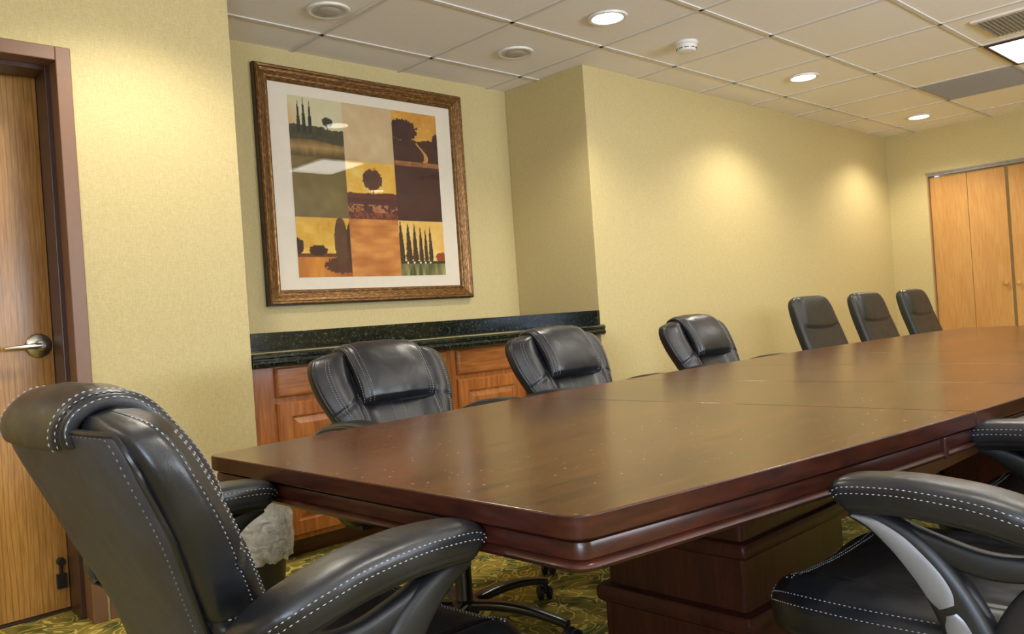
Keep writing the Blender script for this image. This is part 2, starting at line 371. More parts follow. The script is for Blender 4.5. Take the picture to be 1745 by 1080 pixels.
# ------------------------------------------------------------------ ceiling fittings
def spot(parent, z, power, size=2.4, blend=.6):
    l = bpy.data.lights.new('downlight_lamp', 'SPOT'); l.energy = power; l.color = WARM; l.spot_size = size; l.spot_blend = blend; l.shadow_soft_size = .05
    o = bpy.data.objects.new('downlight_lamp', l); COL.objects.link(o); o.parent = parent; o.location = (0, 0, z)
def can(x, y, lit, label, group=None):
    e = tag(empty('recessed_light', (x, y, CEIL)), label, 'ceiling light', group)
    R_ = .088
    MB().lathe([(R_-.014, .004), (R_-.014, -.004), (R_-.004, -.008), (R_+.006, -.005), (R_+.008, .004)], (0, 0, 0), 48).build('trim_ring', WHITE, e, smooth=True)
    if lit:
        MB().lathe([(.001, -.0055), (R_-.02, -.0055), (R_-.013, -.003), (R_-.013, .0)], (0, 0, 0), 40).build('lamp_lens', LAMPON, e, smooth=True)
        spot(e, -.03, CAN_W)
    else:
        MB().lathe([(R_-.012, -.004), (R_-.020, -.003), (R_-.022, .0045)], (0, 0, 0), 40).build('inner_baffle', plain('baffle_white', (.60, .55, .47), .5), e, smooth=True)
        MB().lathe([(.001, -.014), (.03, -.013), (.05, -.008), (.058, .0035)], (0, 0, 0), 32).build('eyeball_lamp', plain('grey_lamp_glass', (.40, .36, .31), .35), e, smooth=True)
    return e
can(3.155, 2.487, True, 'lit round downlight near the alcove corner, largest and nearest lit one in view')
can(5.083, 2.470, True, 'lit round downlight between the smoke detector and the far wall')
can(7.139, 2.516, True, 'lit round downlight close to the far closet wall')
can(2.014, 3.125, False, 'unlit round ceiling light above the left part of the framed picture')
can(3.136, 3.103, False, 'unlit round ceiling light near the inner corner of the alcove')
ot = 'lit round downlight outside the photograph, over the side by the door or the window wall'
for x, y in ((1.1, 2.487), (-.9, 2.487), (1.2, .28), (3.15, .28), (5.0, .28), (7.1, .28)): can(x, y, True, ot, 'downlights out of view')
def troffer(x0, y0, label, a=.318, cxo=0):
    x1, y1 = x0+.6588, y0+.619; cx, cy = (x0+x1)/2+cxo, (y0+y1)/2
    e = tag(empty('ceiling_troffer', (cx, cy, CEIL)), label, 'ceiling light')
    b = .298
    fm = MB()
    for q in ((-a, -b, a, -b+.018), (-a, b-.018, a, b), (-a, -b+.018, -a+.018, b-.018), (a-.018, -b+.018, a, b-.018)): fm.box((q[0], q[1], -.010), (q[2], q[3], .005))
    fm.build('troffer_frame', FRAMED, e)
    MB().box((-a+.018, -b+.018, -.004), (a-.018, b-.018, .004)).build('diffuser', TROFON, e)
    l = bpy.data.lights.new('troffer_lamp', 'AREA'); l.shape = 'RECTANGLE'; l.size = 2*a-.06; l.size_y = .54; l.energy = TROF_W; l.color = (1, .95, .86)
    o = bpy.data.objects.new('troffer_lamp', l); COL.objects.link(o); o.parent = e; o.location = (0, 0, -.02)
troffer(5.444, .93, 'lit square ceiling light panel in a black frame, right edge of the ceiling')
troffer(3.468, .93, 'lit square ceiling light panel mirrored in the picture glass, nearer of the two', .235, .03)
# supply vent next to troffer
e = tag(empty('ceiling_vent', (5.115, 1.2395, CEIL)), 'slatted square air vent beside the lit ceiling panel', 'vent')
MB().box((-.21, -.20, -.004), (.21, .20, .0055)).build('vent_plate', WHITE, e)
m_ = MB()
for k in range(17):
    y = -.175+.0212*k; m_.add([(-.18, y, -.004), (.18, y, -.004), (.18, y+.010, -.012), (-.18, y+.010, -.012), (-.18, y+.003, -.0035), (.18, y+.003, -.0035), (.18, y+.013, -.0115), (-.18, y+.013, -.0115)],
        [(0,1,2,3), (7,6,5,4), (0,3,7,4), (1,5,6,2), (3,2,6,7), (0,4,5,1)])
m_.build('vent_louvres', ALU, e)
e = tag(empty('return_air_grille', (6.4325, 1.8595, CEIL)), 'flat grey air return grille filling a whole ceiling tile', 'vent')
MB().box((-.315, -.295, -.003), (.315, .295, .0055)).build('grille_panel', GREYV, e)
m_ = MB()
for k in range(24): m_.box((-.30+.0255*k, -.28, -.006), (-.30+.0255*k+.006, .28, -.003))
m_.build('grille_bars', GREYV, e)
e = tag(empty('smoke_detector', (3.824, 2.498, CEIL)), 'small white round smoke detector between two lit downlights', 'smoke detector')
MB().lathe([(.062, .005), (.062, -.010), (.056, -.014), (.054, -.030)], (0,0,0), 40).build('detector_base', WHITE, e, smooth=True)
m_ = MB(); m_.lathe([(.052, -.030), (.052, -.035), (.045, -.045), (.02, -.048), (.001, -.048)], (0,0,0), 40); m_.build('detector_cap', WHITE, e, smooth=True)
m_ = MB()
for k in range(10):
    a = 2*PI*k/10
    p = [Vector((math.cos(a+t)*.0535, math.sin(a+t)*.0535, -.0325)) for t in (-.2, -.1, 0, .1, .2)]; m_.tube(p, .0022, 5)
m_.build('detector_slots', BLACKP, e)

# ------------------------------------------------------------------ framed picture (vertex-painted canvas)
PX0, PX1, PZ0, PZ1 = 1.9277, 3.2176, 1.071, 2.240
pc = tag(empty('framed_picture', ((PX0+PX1)/2, YB, (PZ0+PZ1)/2)), 'large gold framed print of nine landscape squares on the alcove wall', 'picture')
HW, HH = (PX1-PX0)/2, (PZ1-PZ0)/2
def frame_piece(s0, s1, along):
    # mitred moulding, profile (inset, depth)
    prof = [(0, 0), (0, -.040), (.006, -.046), (.014, -.045), (.020, -.039), (.030, -.036), (.048, -.026), (.054, -.025), (.060, -.026), (.067, -.022), (.072, -.014), (.072, 0)]
    R_ = []
    for sgn in (-1, 1):
        ring = []
        for ins, dp in prof:
            if along == 'x': ring.append((sgn*(HW-ins), dp, s0*(HH-ins)))
            else: ring.append((s0*(HW-ins), dp, sgn*(HH-ins)))
        R_.append(ring)
    return MB().rings(R_)
for s_ in (-1, 1):
    frame_piece(s_, 0, 'x').build('frame_rail', GOLD, pc); frame_piece(s_, 0, 'z').build('frame_stile', GOLDZ, pc)
ek = MB()
for q in ((-HW-.004, -HH-.004, HW+.004, -HH), (-HW-.004, HH, HW+.004, HH+.004), (-HW-.004, -HH, -HW, HH), (HW, -HH, HW+.004, HH)): ek.box((q[0], -.031, q[1]), (q[2], -.001, q[3]))
ek.build('frame_edge', FRAMEK, pc)
MB().box((-HW+.06, -.008, -HH+.06), (HW-.06, -.002, HH-.06)).build('mat_board', MATB, pc)
def srgb(c): return tuple(((x/255)/12.92 if x/255 <= .04045 else ((x/255+.055)/1.055)**2.4) for x in c)
def vn(x, y, s):   # value noise
    r_ = np.random.RandomState(s).rand(64, 64)
    xi, yi = int(math.floor(x)), int(math.floor(y)); fx, fy = x-xi, y-yi; fx = fx*fx*(3-2*fx); fy = fy*fy*(3-2*fy)
    g_ = lambda a, b: r_[a % 64, b % 64]
    return (g_(xi, yi)*(1-fx)+g_(xi+1, yi)*fx)*(1-fy)+(g_(xi, yi+1)*(1-fx)+g_(xi+1, yi+1)*fx)*fy
_RN = {s: np.random.RandomState(s).rand(64, 64) for s in range(8)}
def vn(x, y, s):
    r_ = _RN[s]; xi, yi = int(math.floor(x)), int(math.floor(y)); fx, fy = x-xi, y-yi; fx = fx*fx*(3-2*fx); fy = fy*fy*(3-2*fy)
    return (r_[xi % 64, yi % 64]*(1-fx)+r_[(xi+1) % 64, yi % 64]*fx)*(1-fy)+(r_[xi % 64, (yi+1) % 64]*(1-fx)+r_[(xi+1) % 64, (yi+1) % 64]*fx)*fy
def fb(x, y, s): return (vn(x, y, s)+.5*vn(2*x, 2*y, s+1)+.25*vn(4*x, 4*y, s+2))/1.75
def mixc(a, b, t): t = max(0, min(1, t)); return tuple(p*(1-t)+q*t for p, q in zip(a, b))
def cyp(u_, v_, cx, base, top, w_):
    if v_ < base or v_ > top: return 0
    t = (v_-base)/(top-base); return abs(u_-cx) < w_*(1-t)**.7*min(1, .5+4*t)*(.85+.4*vn(u_*60, v_*60, 1))
def blob(u_, v_, cx, cy, rx, ry): return ((u_-cx)/rx)**2+((v_-cy)/ry)**2 < .55+.9*fb(u_*30, v_*30, 2)
def paint(U, V):
    i, j = min(2, int(U*3)), min(2, int(V*3)); a, b = U*3-i, V*3-j       # cell, local coords (V up)
    n = fb(a*5, b*5, 0); n2 = fb(a*14, b*3+9, 3); n3 = fb(a*9+3, b*9, 4)
    if (i, j) == (1, 2): return mixc((190, 158, 112), (214, 188, 142), n)
    if (i, j) == (0, 1): return mixc((104, 86, 38), (134, 112, 56), n*1.2-.1)
    if (i, j) == (2, 1): return mixc((58, 26, 14), (84, 42, 20), n)
    if (i, j) == (1, 0): return mixc((176, 104, 40), (222, 152, 76), fb(a*3, b*8, 3)*1.5-.25)
    if (i, j) == (0, 2):
        c_ = mixc((196, 184, 140), (216, 208, 172), n)
        if a < .22 and b > .5: c_ = mixc(c_, (206, 150, 84), (.22-a)*3.5*(1-abs(b-.6)*2.5))
        hill = .48+.10*fb(a*6, 0, 5)-.04*a
        if b < hill: c_ = mixc((46, 44, 24), (86, 78, 42), n3)
        if b < .27+.03*math.sin(a*5): c_ = mixc((166, 132, 70), (98, 76, 36), abs(b-.17)*7+n2*.8-.3)
        for cx, tp in ((.17, .93), (.27, .98), (.38, .93)):
            if cyp(a, b, cx, .40, tp, .038): c_ = (38, 40, 24)
        if blob(a, b, .70, .62, .10, .075) or (abs(a-.70) < .008 and .42 < b < .6): c_ = (52, 52, 28)
        return c_
    if (i, j) == (2, 2):
        c_ = mixc((186, 122, 38), (228, 176, 78), n*1.3-.1)
        if b < .45+.08*fb(a*7, 1, 5): c_ = mixc((52, 24, 12), (82, 42, 20), n3)
        pth = .60+.12*math.sin(b*9)
        if b < .44 and abs(a-pth) < .015+.10*(.44-b): c_ = mixc((232, 176, 96), (170, 104, 48), n3)
        if b < .09: c_ = mixc((196, 128, 60), (90, 48, 22), n3)
        if blob(a, b, .23, .66, .32, .20) or (b > .3 and b < .6 and min(abs(a-.15), abs(a-.30)) < .012): c_ = mixc((48, 20, 10), (70, 34, 16), n3)
        if blob(a, b, 1.0, .50, .12, .15): c_ = (58, 26, 14)
        return c_
    if (i, j) == (1, 1):
        c_ = mixc((222, 160, 42), (240, 208, 112), n*1.4-.2)
        if b < .44+.05*fb(a*8, 2, 5): c_ = mixc((120, 50, 20), (78, 34, 16), n3)
        if b < .36: c_ = mixc((70, 30, 16), (96, 40, 20), n3)
        if b < .25 and fb(a*24, b*24, 3) > .52: c_ = mixc((150, 84, 44), (198, 140, 92), n3)
        if b < .12: c_ = mixc(c_, (110, 44, 22), .6)
        if blob(a, b, .52, .70, .20, .19) or (abs(a-.52) < .012 and .38 < b < .6): c_ = mixc((74, 40, 24), (96, 56, 34), n3)
        return c_
    if (i, j) == (0, 0):
        c_ = mixc((206, 150, 40), (238, 198, 96), n*1.4-.2)
        if b < .40: c_ = mixc((90, 48, 22), (120, 70, 30), n3)
        if b < .34: c_ = mixc((214, 140, 50), (160, 88, 28), abs(a-.35)*1.6+n2*.6-.2)
        if blob(a, b, .85, .20, .36, .15): c_ = mixc((100, 54, 26), (74, 40, 22), n3)
        if blob(a, b, .38, .45, .17, .09) or blob(a, b, .0, .52, .12, .14): c_ = (62, 34, 18)
        if ((a-.82)/.13)**2+((b-.60)/.42)**2 < .95+.1*n3 and b > .2: c_ = mixc((84, 54, 28), (104, 72, 38), n3)
        if ((a-1.03)/.11)**2+((b-.58)/.38)**2 < 1: c_ = (72, 44, 22)
        return c_
    c_ = mixc((222, 170, 76), (240, 208, 128), n*1.4-.2)     # (2,0)
    if b < .24: c_ = mixc((66, 70, 34), (196, 180, 110), n2*1.4-.3)
    if blob(a, b, .93, .33, .14, .09): c_ = (150, 66, 24)
    if b < .26 and b > .21: c_ = (52, 50, 24)
    for cx, tp, w_ in ((.04, 1.0, .075), (.20, .96, .075), (.34, .95, .065), (.47, .90, .055), (.58, .87, .05), (.69, .92, .055)):
        if cyp(a, b, cx, .22, tp, w_): c_ = mixc((96, 58, 24), (58, 44, 22), (a-cx)/w_*.6+.6+n3*.3)
    for cx in (.16, .30, .44, .55, .66):
        if (a-cx)**2+(b-.235)**2 < .00032: c_ = (236, 232, 200)
    return c_
AW0, AW1, AH0, AH1 = -.467, .470, -.452, .458
NP = 246
vs, fs, cols = [], [], []
for jj in range(NP):
    for ii in range(NP):
        U, V = ii/(NP-1), jj/(NP-1)
        vs.append((AW0+(AW1-AW0)*U, -.0095, AH0+(AH1-AH0)*V))
        cols += [*srgb(paint(min(U, .9999), min(V, .9999))), 1.0]
        if ii < NP-1 and jj < NP-1: k = jj*NP+ii; fs.append((k, k+1, k+NP+1, k+NP))
m_, nt, b_ = newmat('painted_print'); setp(b_, None, .7)
at = N(nt, 'ShaderNodeVertexColor'); at.layer_name = 'paint'; nt.links.new(at.outputs[0], b_.inputs['Base Color'])
ar = build('painted_print', vs, fs, m_, pc)
ca = ar.data.color_attributes.new('paint', 'FLOAT_COLOR', 'POINT'); ca.data.foreach_set('color', cols)
MB().box((-HW+.065, -.0155, -HH+.065), (HW-.065, -.0135, HH-.065)).build('picture_glass', PANE, pc)

# ------------------------------------------------------------------ cabinets and countertop
CF = 3.115   # cabinet face plane
def raised_door(x0, x1, z0, z1, fy, mat, name, parent, O, panel=True):
    m_ = MB()
    # outer bevelled slab
    def ring(i, y): return [rel(O, (x0+i, y, z0+i)), rel(O, (x1-i, y, z0+i)), rel(O, (x1-i, y, z1-i)), rel(O, (x0+i, y, z1-i))]
    prof = [(0, fy), (0, fy-.012), (.006, fy-.019)]
    if panel:
        s_ = .058
        prof += [(s_, fy-.019), (s_+.004, fy-.013), (s_+.010, fy-.011), (s_+.034, fy-.018), (s_+.036, fy-.018)]
    else: prof += [(.012, fy-.020)]
    m_.rings([ring(*p) for p in prof])
    return m_.build(name, mat, parent)
def cabinet(x0, x1, units, label):
    e = tag(empty('base_cabinet', ((x0+x1)/2, CF, 0)), label, 'cabinet'); O = ((x0+x1)/2, CF, 0)
    m_ = MB(); lb(m_, O, (x0, CF, .085), (x1, YB-.004, .800)); m_.build('cabinet_body', CHERRY, e)
    m_ = MB(); lb(m_, O, (x0, CF+.085, .0), (x1, CF+.105, .085)); m_.build('toe_kick', wood('toe_kick_wood', (.07, .02, .008), (.12, .04, .015), 'x', .5), e)
    for a, b in units:
        raised_door(a, b, .675, .795, CF, CHERRYX, 'drawer_front', e, O, False)
        raised_door(a, b, .105, .652, CF, CHERRY, 'cabinet_door', e, O, True)
cabinet(1.514, 2.559, ((1.632, 2.065), (2.098, 2.525)), 'left red-brown wood base cabinet with drawers, beside the door wall')
cabinet(2.561, 3.612, ((2.590, 3.022), (3.055, 3.485)), 'right red-brown wood base cabinet with drawers, by the alcove corner')
O = ((XA+XR)/2, CF, .8); e = tag(empty('countertop', O), 'long green-black granite counter with backsplash under the picture', 'countertop')
m_ = MB(); yf = 3.040
prof = [(YB-.004, .802), (yf+.012, .802), (yf+.003, .808), (yf, .818), (yf, .822), (yf+.006, .832), (yf+.006, .836), (yf+.001, .842), (yf+.001, .850), (yf+.010, .858), (yf+.02, .860), (YB-.004, .860)]
m_.rings([[rel(O, (x, y, z)) for y, z in prof] for x in (XA+.003, XR-.003)])
m_.rings([[rel(O, (x, min(y, YL-.002), z)) for y, z in prof] for x in (XR-.003, XR+.028)])
m_.build('counter_slab', GRANITE, e, smooth=30)
m_ = MB(); lb(m_, O, (XA+.003, YB-.024, .860), (XR-.003, YB-.003, .942)); lb(m_, O, (XR-.024, YL-.004, .860), (XR-.003, YB-.024, .942)); m_.build('backsplash', GRANITE, e, bevel=.002)

# ------------------------------------------------------------------ conference table
TX0, TX1, TCY, TH = .73, 5.30, 1.19, .692
def halfw(x, side):
    m = .69 if side < 0 else .655
    return m-(m-.518)*((x-(TX0+TX1)/2)/((TX1-TX0)/2))**2
def outline(ins, n=46):
    # counter-clockwise outline with rounded corners, inset by ins
    P = []; rc = .034
    xs = np.linspace(TX0+rc, TX1-rc, n)
    for x in xs: P.append((x, TCY-halfw(x, -1)))
    def corner(cx, cy, a0): return [(cx+rc*math.cos(a0+PI/2*k/8), cy+rc*math.sin(a0+PI/2*k/8)) for k in range(1, 8)]
    P += corner(TX1-rc, TCY-halfw(TX1-rc, -1)+rc, -PI/2)
    P += [(TX1, y) for y in np.linspace(TCY-.46, TCY+.46, 8)]
    P += corner(TX1-rc, TCY+halfw(TX1-rc, 1)-rc, 0)
    for x in xs[::-1]: P.append((x, TCY+halfw(x, 1)))
    P += corner(TX0+rc, TCY+halfw(TX0+rc, 1)-rc, PI/2)
    P += [(TX0, y) for y in np.linspace(TCY+.46, TCY-.46, 8)]
    P += corner(TX0+rc, TCY-halfw(TX0+rc, -1)+rc, PI)
    P = np.array(P); d_ = np.roll(P, -1, 0)-np.roll(P, 1, 0); d_ /= np.linalg.norm(d_, axis=1)[:, None]
    return P+np.stack([-d_[:, 1], d_[:, 0]], 1)*ins
tb = tag(empty('conference_table', (TX0, TCY, 0)), 'long dark mahogany boat-shaped conference table on box pedestals', 'table')
seams = [TX0-.1, 1.755, 2.275, 2.83, 3.39, 3.95, TX1+.1]
OL = outline(0)
def clip(P, x0, x1):
    for sgn, xc in ((1, x0), (-1, x1)):
        out = []
        for k in range(len(P)):
            a, b = P[k], P[(k+1) % len(P)]; ia, ib = sgn*(a[0]-xc) >= 0, sgn*(b[0]-xc) >= 0
            if ia: out.append(a)
            if ia != ib: t = (xc-a[0])/(b[0]-a[0]); out.append((xc, a[1]+t*(b[1]-a[1])))
        P = out
    return P
for a, b in zip(seams[:-1], seams[1:]):
    P = clip([tuple(p) for p in OL], a+.0004, b-.0004)
    m_ = MB().rings([[(x-TX0, y-TCY, TH-.030) for x, y in P], [(x-TX0, y-TCY, TH) for x, y in P]])
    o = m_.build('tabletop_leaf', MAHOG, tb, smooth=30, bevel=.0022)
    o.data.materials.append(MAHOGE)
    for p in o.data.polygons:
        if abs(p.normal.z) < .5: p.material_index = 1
def oring(ins, z): return [(x-TX0, y-TCY, z) for x, y in outline(ins)]
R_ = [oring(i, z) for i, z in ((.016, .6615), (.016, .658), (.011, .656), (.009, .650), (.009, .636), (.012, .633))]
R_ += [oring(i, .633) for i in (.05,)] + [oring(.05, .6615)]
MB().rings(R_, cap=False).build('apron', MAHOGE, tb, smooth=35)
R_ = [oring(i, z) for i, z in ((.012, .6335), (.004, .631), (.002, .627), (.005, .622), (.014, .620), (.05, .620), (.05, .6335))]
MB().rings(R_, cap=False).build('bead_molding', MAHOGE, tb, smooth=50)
MB().box((.05, -.44, .632), (TX1-TX0-.05, .44, .6615)).build('top_underframe', MAHOGP, tb)
m_ = MB(); xj = 1.93
xj = 1.63; m_.box((xj-.008-TX0, -halfw(xj, -1)+.001, .6205), (xj+.008-TX0, -halfw(xj, -1)+.04, .6605)); m_.build('apron_joint_block', MAHOGE, tb, bevel=.003)
def pedestal(x0, x1, y0, y1):
    m_ = MB()
    L = [(.010, 0), (.010, .055), (.004, .06), (.0, .066), (.0, .072)]
    def rg(i, z, rc=.012):
        a, b, c_, d_ = x0+i-TX0, x1-i-TX0, y0+i-TCY, y1-i-TCY
        P = []
        for cx, cy, a0 in ((b-rc, c_+rc, -PI/2), (b-rc, d_-rc, 0), (a+rc, d_-rc, PI/2), (a+rc, c_+rc, PI)):
            P += [(cx+rc*math.cos(a0+PI/2*k/5), cy+rc*math.sin(a0+PI/2*k/5), z) for k in range(6)]
        return P
    prof = [(-.02, 0), (-.02, .05), (-.012, .058), (0, .064), (.004, .064), (.004, .205), (-.002, .208), (-.010, .214), (-.012, .224), (-.012, .240), (-.006, .250), (.014, .254),
            (.014, .368), (.008, .371), (.004, .378), (.004, .396), (.008, .404), (.020, .408), (.020, .560), (.0, .575), (.0, .619), (.02, .6335)]
    m_.rings([rg(*p) for p in prof]); return m_.build('pedestal', MAHOGP, tb, smooth=35)
pedestal(1.585, 2.10, .975, 1.395); pedestal(3.95, 4.45, .975, 1.395)
pn = MB().box((2.10-TX0, -.02, .25), (3.95-TX0, .02, .55)).build('stretcher_panel', MAHOGP, tb)

# ------------------------------------------------------------------ executive chair
def stitches(S, path, mb, L=.0052, gap=.0030, rad=.0008, off=.0007):
    """tiny thread capsules along a (u,v) polyline lying on surface S"""
    pts, nor = [], []
    for (u_, v_) in path:
        p = S(u_, v_); e_ = 1e-3
        n_ = np.cross(S(u_+e_, v_)-p, S(u_, v_+e_)-p); n_ = n_/(np.linalg.norm(n_)+1e-12)
        if n_@(p-S((u_+.5) % 1, v_)) < 0: n_ = -n_
        pts.append(p); nor.append(n_)
    return stitch_pts(pts, nor, mb, L, gap, rad, off)
def stitch_pts(pts, nor, mb, L=.0052, gap=.0034, rad=.00095, off=.0012):
    pts = np.array(pts); nor = np.array(nor)
    seg = np.linalg.norm(np.diff(pts, axis=0), axis=1); cum = np.concatenate([[0], np.cumsum(seg)])
    s = 0
    def at_(s_): return np.array([np.interp(s_, cum, pts[:, k]) for k in range(3)])
    def nt_(s_):
        n_ = np.array([np.interp(s_, cum, nor[:, k]) for k in range(3)]); return n_/(np.linalg.norm(n_)+1e-9)
    while s+L < cum[-1]:
        a, b, n_ = at_(s), at_(s+L), nt_(s+L/2)
        d_ = (b-a)/(np.linalg.norm(b-a)+1e-9); q = np.cross(d_, n_); a = a+n_*off; b = b+n_*off; m = (a+b)/2+n_*rad
        mb.add([a, m-q*rad, b, m+q*rad, m+n_*rad*.8, (a+b)/2-n_*off*1.5], [(0,1,4), (1,2,4), (2,3,4), (3,0,4), (1,0,5), (2,1,5), (3,2,5), (0,3,5)])
        s += L+gap
def pw(x, e): return math.copysign(abs(x)**e, x)
# backrest control rows: front(x,z), rear(x,z), half width
BR = [((-.185,.425),(-.25,.40),.185), ((-.19,.50),(-.275,.50),.188), ((-.213,.585),(-.305,.59),.202), ((-.243,.655),(-.333,.655),.230), ((-.278,.725),(-.360,.72),.256),
      ((-.312,.79),(-.386,.782),.264), ((-.332,.826),(-.400,.820),.256), ((-.349,.848),(-.406,.840),.232), ((-.376,.862),(-.402,.855),.170)]
BRf = crom([(a[0], a[1], b[0], b[1], w_) for a, b, w_ in BR], 161)
def brow(v):
    q = max(0, min(160, v*160)); i = min(159, int(q)); t = q-i; return BRf[i]*(1-t)+BRf[i+1]*t
def gs(x, s): return math.exp(-(x/s)**2)
def Sb(u_, v_):
    fx, fz, rx, rz, w_ = brow(v_); a = 2*PI*u_
    cy_, sy_ = math.cos(a), math.sin(a)
    y = w_*pw(cy_, .62); s_ = y/w_
    dep = pw(sy_, .62 if sy_ > 0 else .42)
    cx, cz = (fx+rx)/2, (fz+rz)/2; hx, hz = (fx-rx)/2, (fz-rz)/2
    k = dep
    th = math.hypot(hx, hz)
    if sy_ > 0:
        extra = .026*gs(abs(s_)-.72, .20)*min(1, v_*3+.3) - .016*gs(s_, .55)      # bolsters proud, centre dished
        ay = abs(y)
        g_ = 0
        if v_ < .62: g_ += .009*gs(ay-(.139+.02*v_), .0055)                         # bolster seam
        g_ += .008*gs((v_-.50)-(.139-ay)*1.1, .012)*(ay > .135)                       # radial seam
        g_ += .004*gs(ay-.017, .0035)*(v_ < .56)
        g_ += .007*gs(v_-.26, .010)*(ay > .135)
        k += (extra-g_)/th*max(0, sy_)**.4
    else:
        k -= 0
    if abs(sy_) < .75: 
        k2 = .009*gs(v_-.26, .009); y -= math.copysign(k2, y)
        y -= math.copysign(.004*gs(u_-(.038 if y > 0 else .462), .005), y)
    return np.array([cx+hx*k, y, cz+hz*k])
def surf(S, nu, nv, capv=True):
    R_ = [[S(i/nu, j/(nv-1)) for i in range(nu)] for j in range(nv)]
    return MB().rings(R_, cap=capv)
CH = empty('executive_chair')
bk = surf(Sb, 180, 110).build('backrest', LEATHER, CH, smooth=60)
sm = MB()
vv = np.linspace(.02, .93, 150)
for u_ in (.038, .462): stitches(Sb, [(u_, v) for v in vv], sm)
for u_ in (.105, .118, .395, .382): stitches(Sb, [(u_, v) for v in vv[20:130]], sm)
stitches(Sb, [(.0+t*.13-.03, .272) for t in np.linspace(0, 1, 30)], sm); stitches(Sb, [(.40+t*.13, .272) for t in np.linspace(0, 1, 30)], sm)
def u_of_y(y, v):
    w_ = brow(v)[4]; return math.acos(max(-1, min(1, pw(y/w_, 1/.62))))/(2*PI)
for sg in (-1, 1):
    stitches(Sb, [(u_of_y(sg*.021, v), v) for v in np.linspace(.05, .58, 60)], sm)
    stitches(Sb, [(u_of_y(sg*(.132+.02*v), v), v) for v in np.linspace(.05, .52, 60)], sm)
    stitches(Sb, [(u_of_y(sg*y, .508+(.139-y)*1.1), .508+(.139-y)*1.1) for y in np.linspace(.144, .215, 20)], sm)
attach(bk, sm, THREAD)
# rear panel with piping
def Srear(p, v):  # p -1..1
    fx, fz, rx, rz, w_ = brow(v); y = p*(w_-.020)
    nx, nz = (rx-fx), (rz-fz); L_ = math.hypot(nx, nz); nx /= L_; nz /= L_
    bul = .006+.010*(1-abs(p)**3)+.003*math.sin(v*17+p*3)*.3
    return np.array([rx+nx*(bul-.012*abs(p)**6), y, rz+nz*(bul-.012*abs(p)**6)])
m_ = MB(); nu, nv = 30, 60; vmax = .90
def vlim(p): return vmax-.05*abs(p)**4
grid = [[Srear(-1+2*i/nu, (.02+(vlim(-1+2*i/nu)-.02)*j/nv)) for i in range(nu+1)] for j in range(nv+1)]
inner = [[q+np.array([.03, 0, .004]) for q in row] for row in grid]
border = [(0, i) for i in range(nu+1)]+[(j, nu) for j in range(1, nv+1)]+[(nv, i) for i in range(nu-1, -1, -1)]+[(j, 0) for j in range(nv-1, 0, -1)]
vs = [p for row in grid for p in row]; W_ = nu+1
fs = [(j*W_+i, (j+1)*W_+i, (j+1)*W_+i+1, j*W_+i+1) for j in range(nv) for i in range(nu)]
n0 = len(vs); vs += [inner[j][i] for j, i in border]; nb = len(border)
for k in range(nb):
    a, b = border[k], border[(k+1) % nb]; fs.append((a[0]*W_+a[1], b[0]*W_+b[1], n0+(k+1) % nb, n0+k))
rp = build('back_panel', vs, fs, LEATHERG, CH, smooth=60)
pts = [grid[j][i] for j, i in border]
MB().tube([p+np.array([.002, 0, 0]) for p in pts], .0042, 8).build('piping', LEATHER, rp, smooth=True)
sm = MB(); path = [(p[0]+.0, p[1], p[2]) for p in [grid[j][1] for j in range(2, nv-1)]]+[(grid[nv-2][i]) for i in range(1, nu)]+[grid[j][nu-1] for j in range(nv-2, 2, -1)]
stitch_pts([np.array(p) for p in path], [np.array((-.9, 0, -.25))]*len(path), sm, L=.0045, gap=.0045, rad=.00042); attach(rp, sm, plain('dull_grey_thread', (.17, .17, .18), .7))
# headrest pillow draped over the top
HP = crom([(-.258,.694), (-.272,.724), (-.304,.790), (-.331,.832), (-.353,.853), (-.379,.862), (-.401,.853), (-.411,.838), (-.407,.824)], 90)
def Sh(u_, v_):
    q = v_*89; i = min(88, int(q)); t = q-i; c_ = HP[i]*(1-t)+HP[i+1]*t
    d_ = HP[min(89, i+1)]-HP[max(0, i-1)]; d_ = d_/np.linalg.norm(d_); n_ = np.array([d_[1], -d_[0]])
    if True: n_ = -n_ if n_[0]*1+n_[1]*.2 < 0 and v_ < .3 else n_
    n_ = np.array([d_[1], -d_[0]])   # outward: front side then top then rear
    a = 2*PI*u_; w_ = .139+.006*math.sin(v_*PI); e_ = min(1, (v_/.07)**.5 if v_ < .07 else 1, ((1-v_)/.05)**.5 if v_ > .95 else 1)
    th = (.0135+.007*math.sin(min(1, v_*1.6)*PI)+.006*gs(v_-.16, .12))*(.25+.75*e_)
    y = w_*pw(math.cos(a), .45); dp = th*pw(math.sin(a), .5)
    if math.sin(a) > 0: dp += .006*(1-(y/w_)**2)-.004*gs(abs(y)-w_*.90, .005)+.0012*math.sin(y*60+v_*9)*math.sin(v_*14)
    return np.array([c_[0]+n_[0]*(dp+th*.6), y, c_[1]+n_[1]*(dp+th*.6)])
hd = surf(Sh, 110, 90).build('headrest', LEATHER, CH, smooth=60)
sm = MB()
for u_ in (.118, .150, .382, .350, .02, .48): stitches(Sh, [(u_, v) for v in np.linspace(.03, .97, 110)], sm, off=.0007)
attach(hd, sm, THREAD)
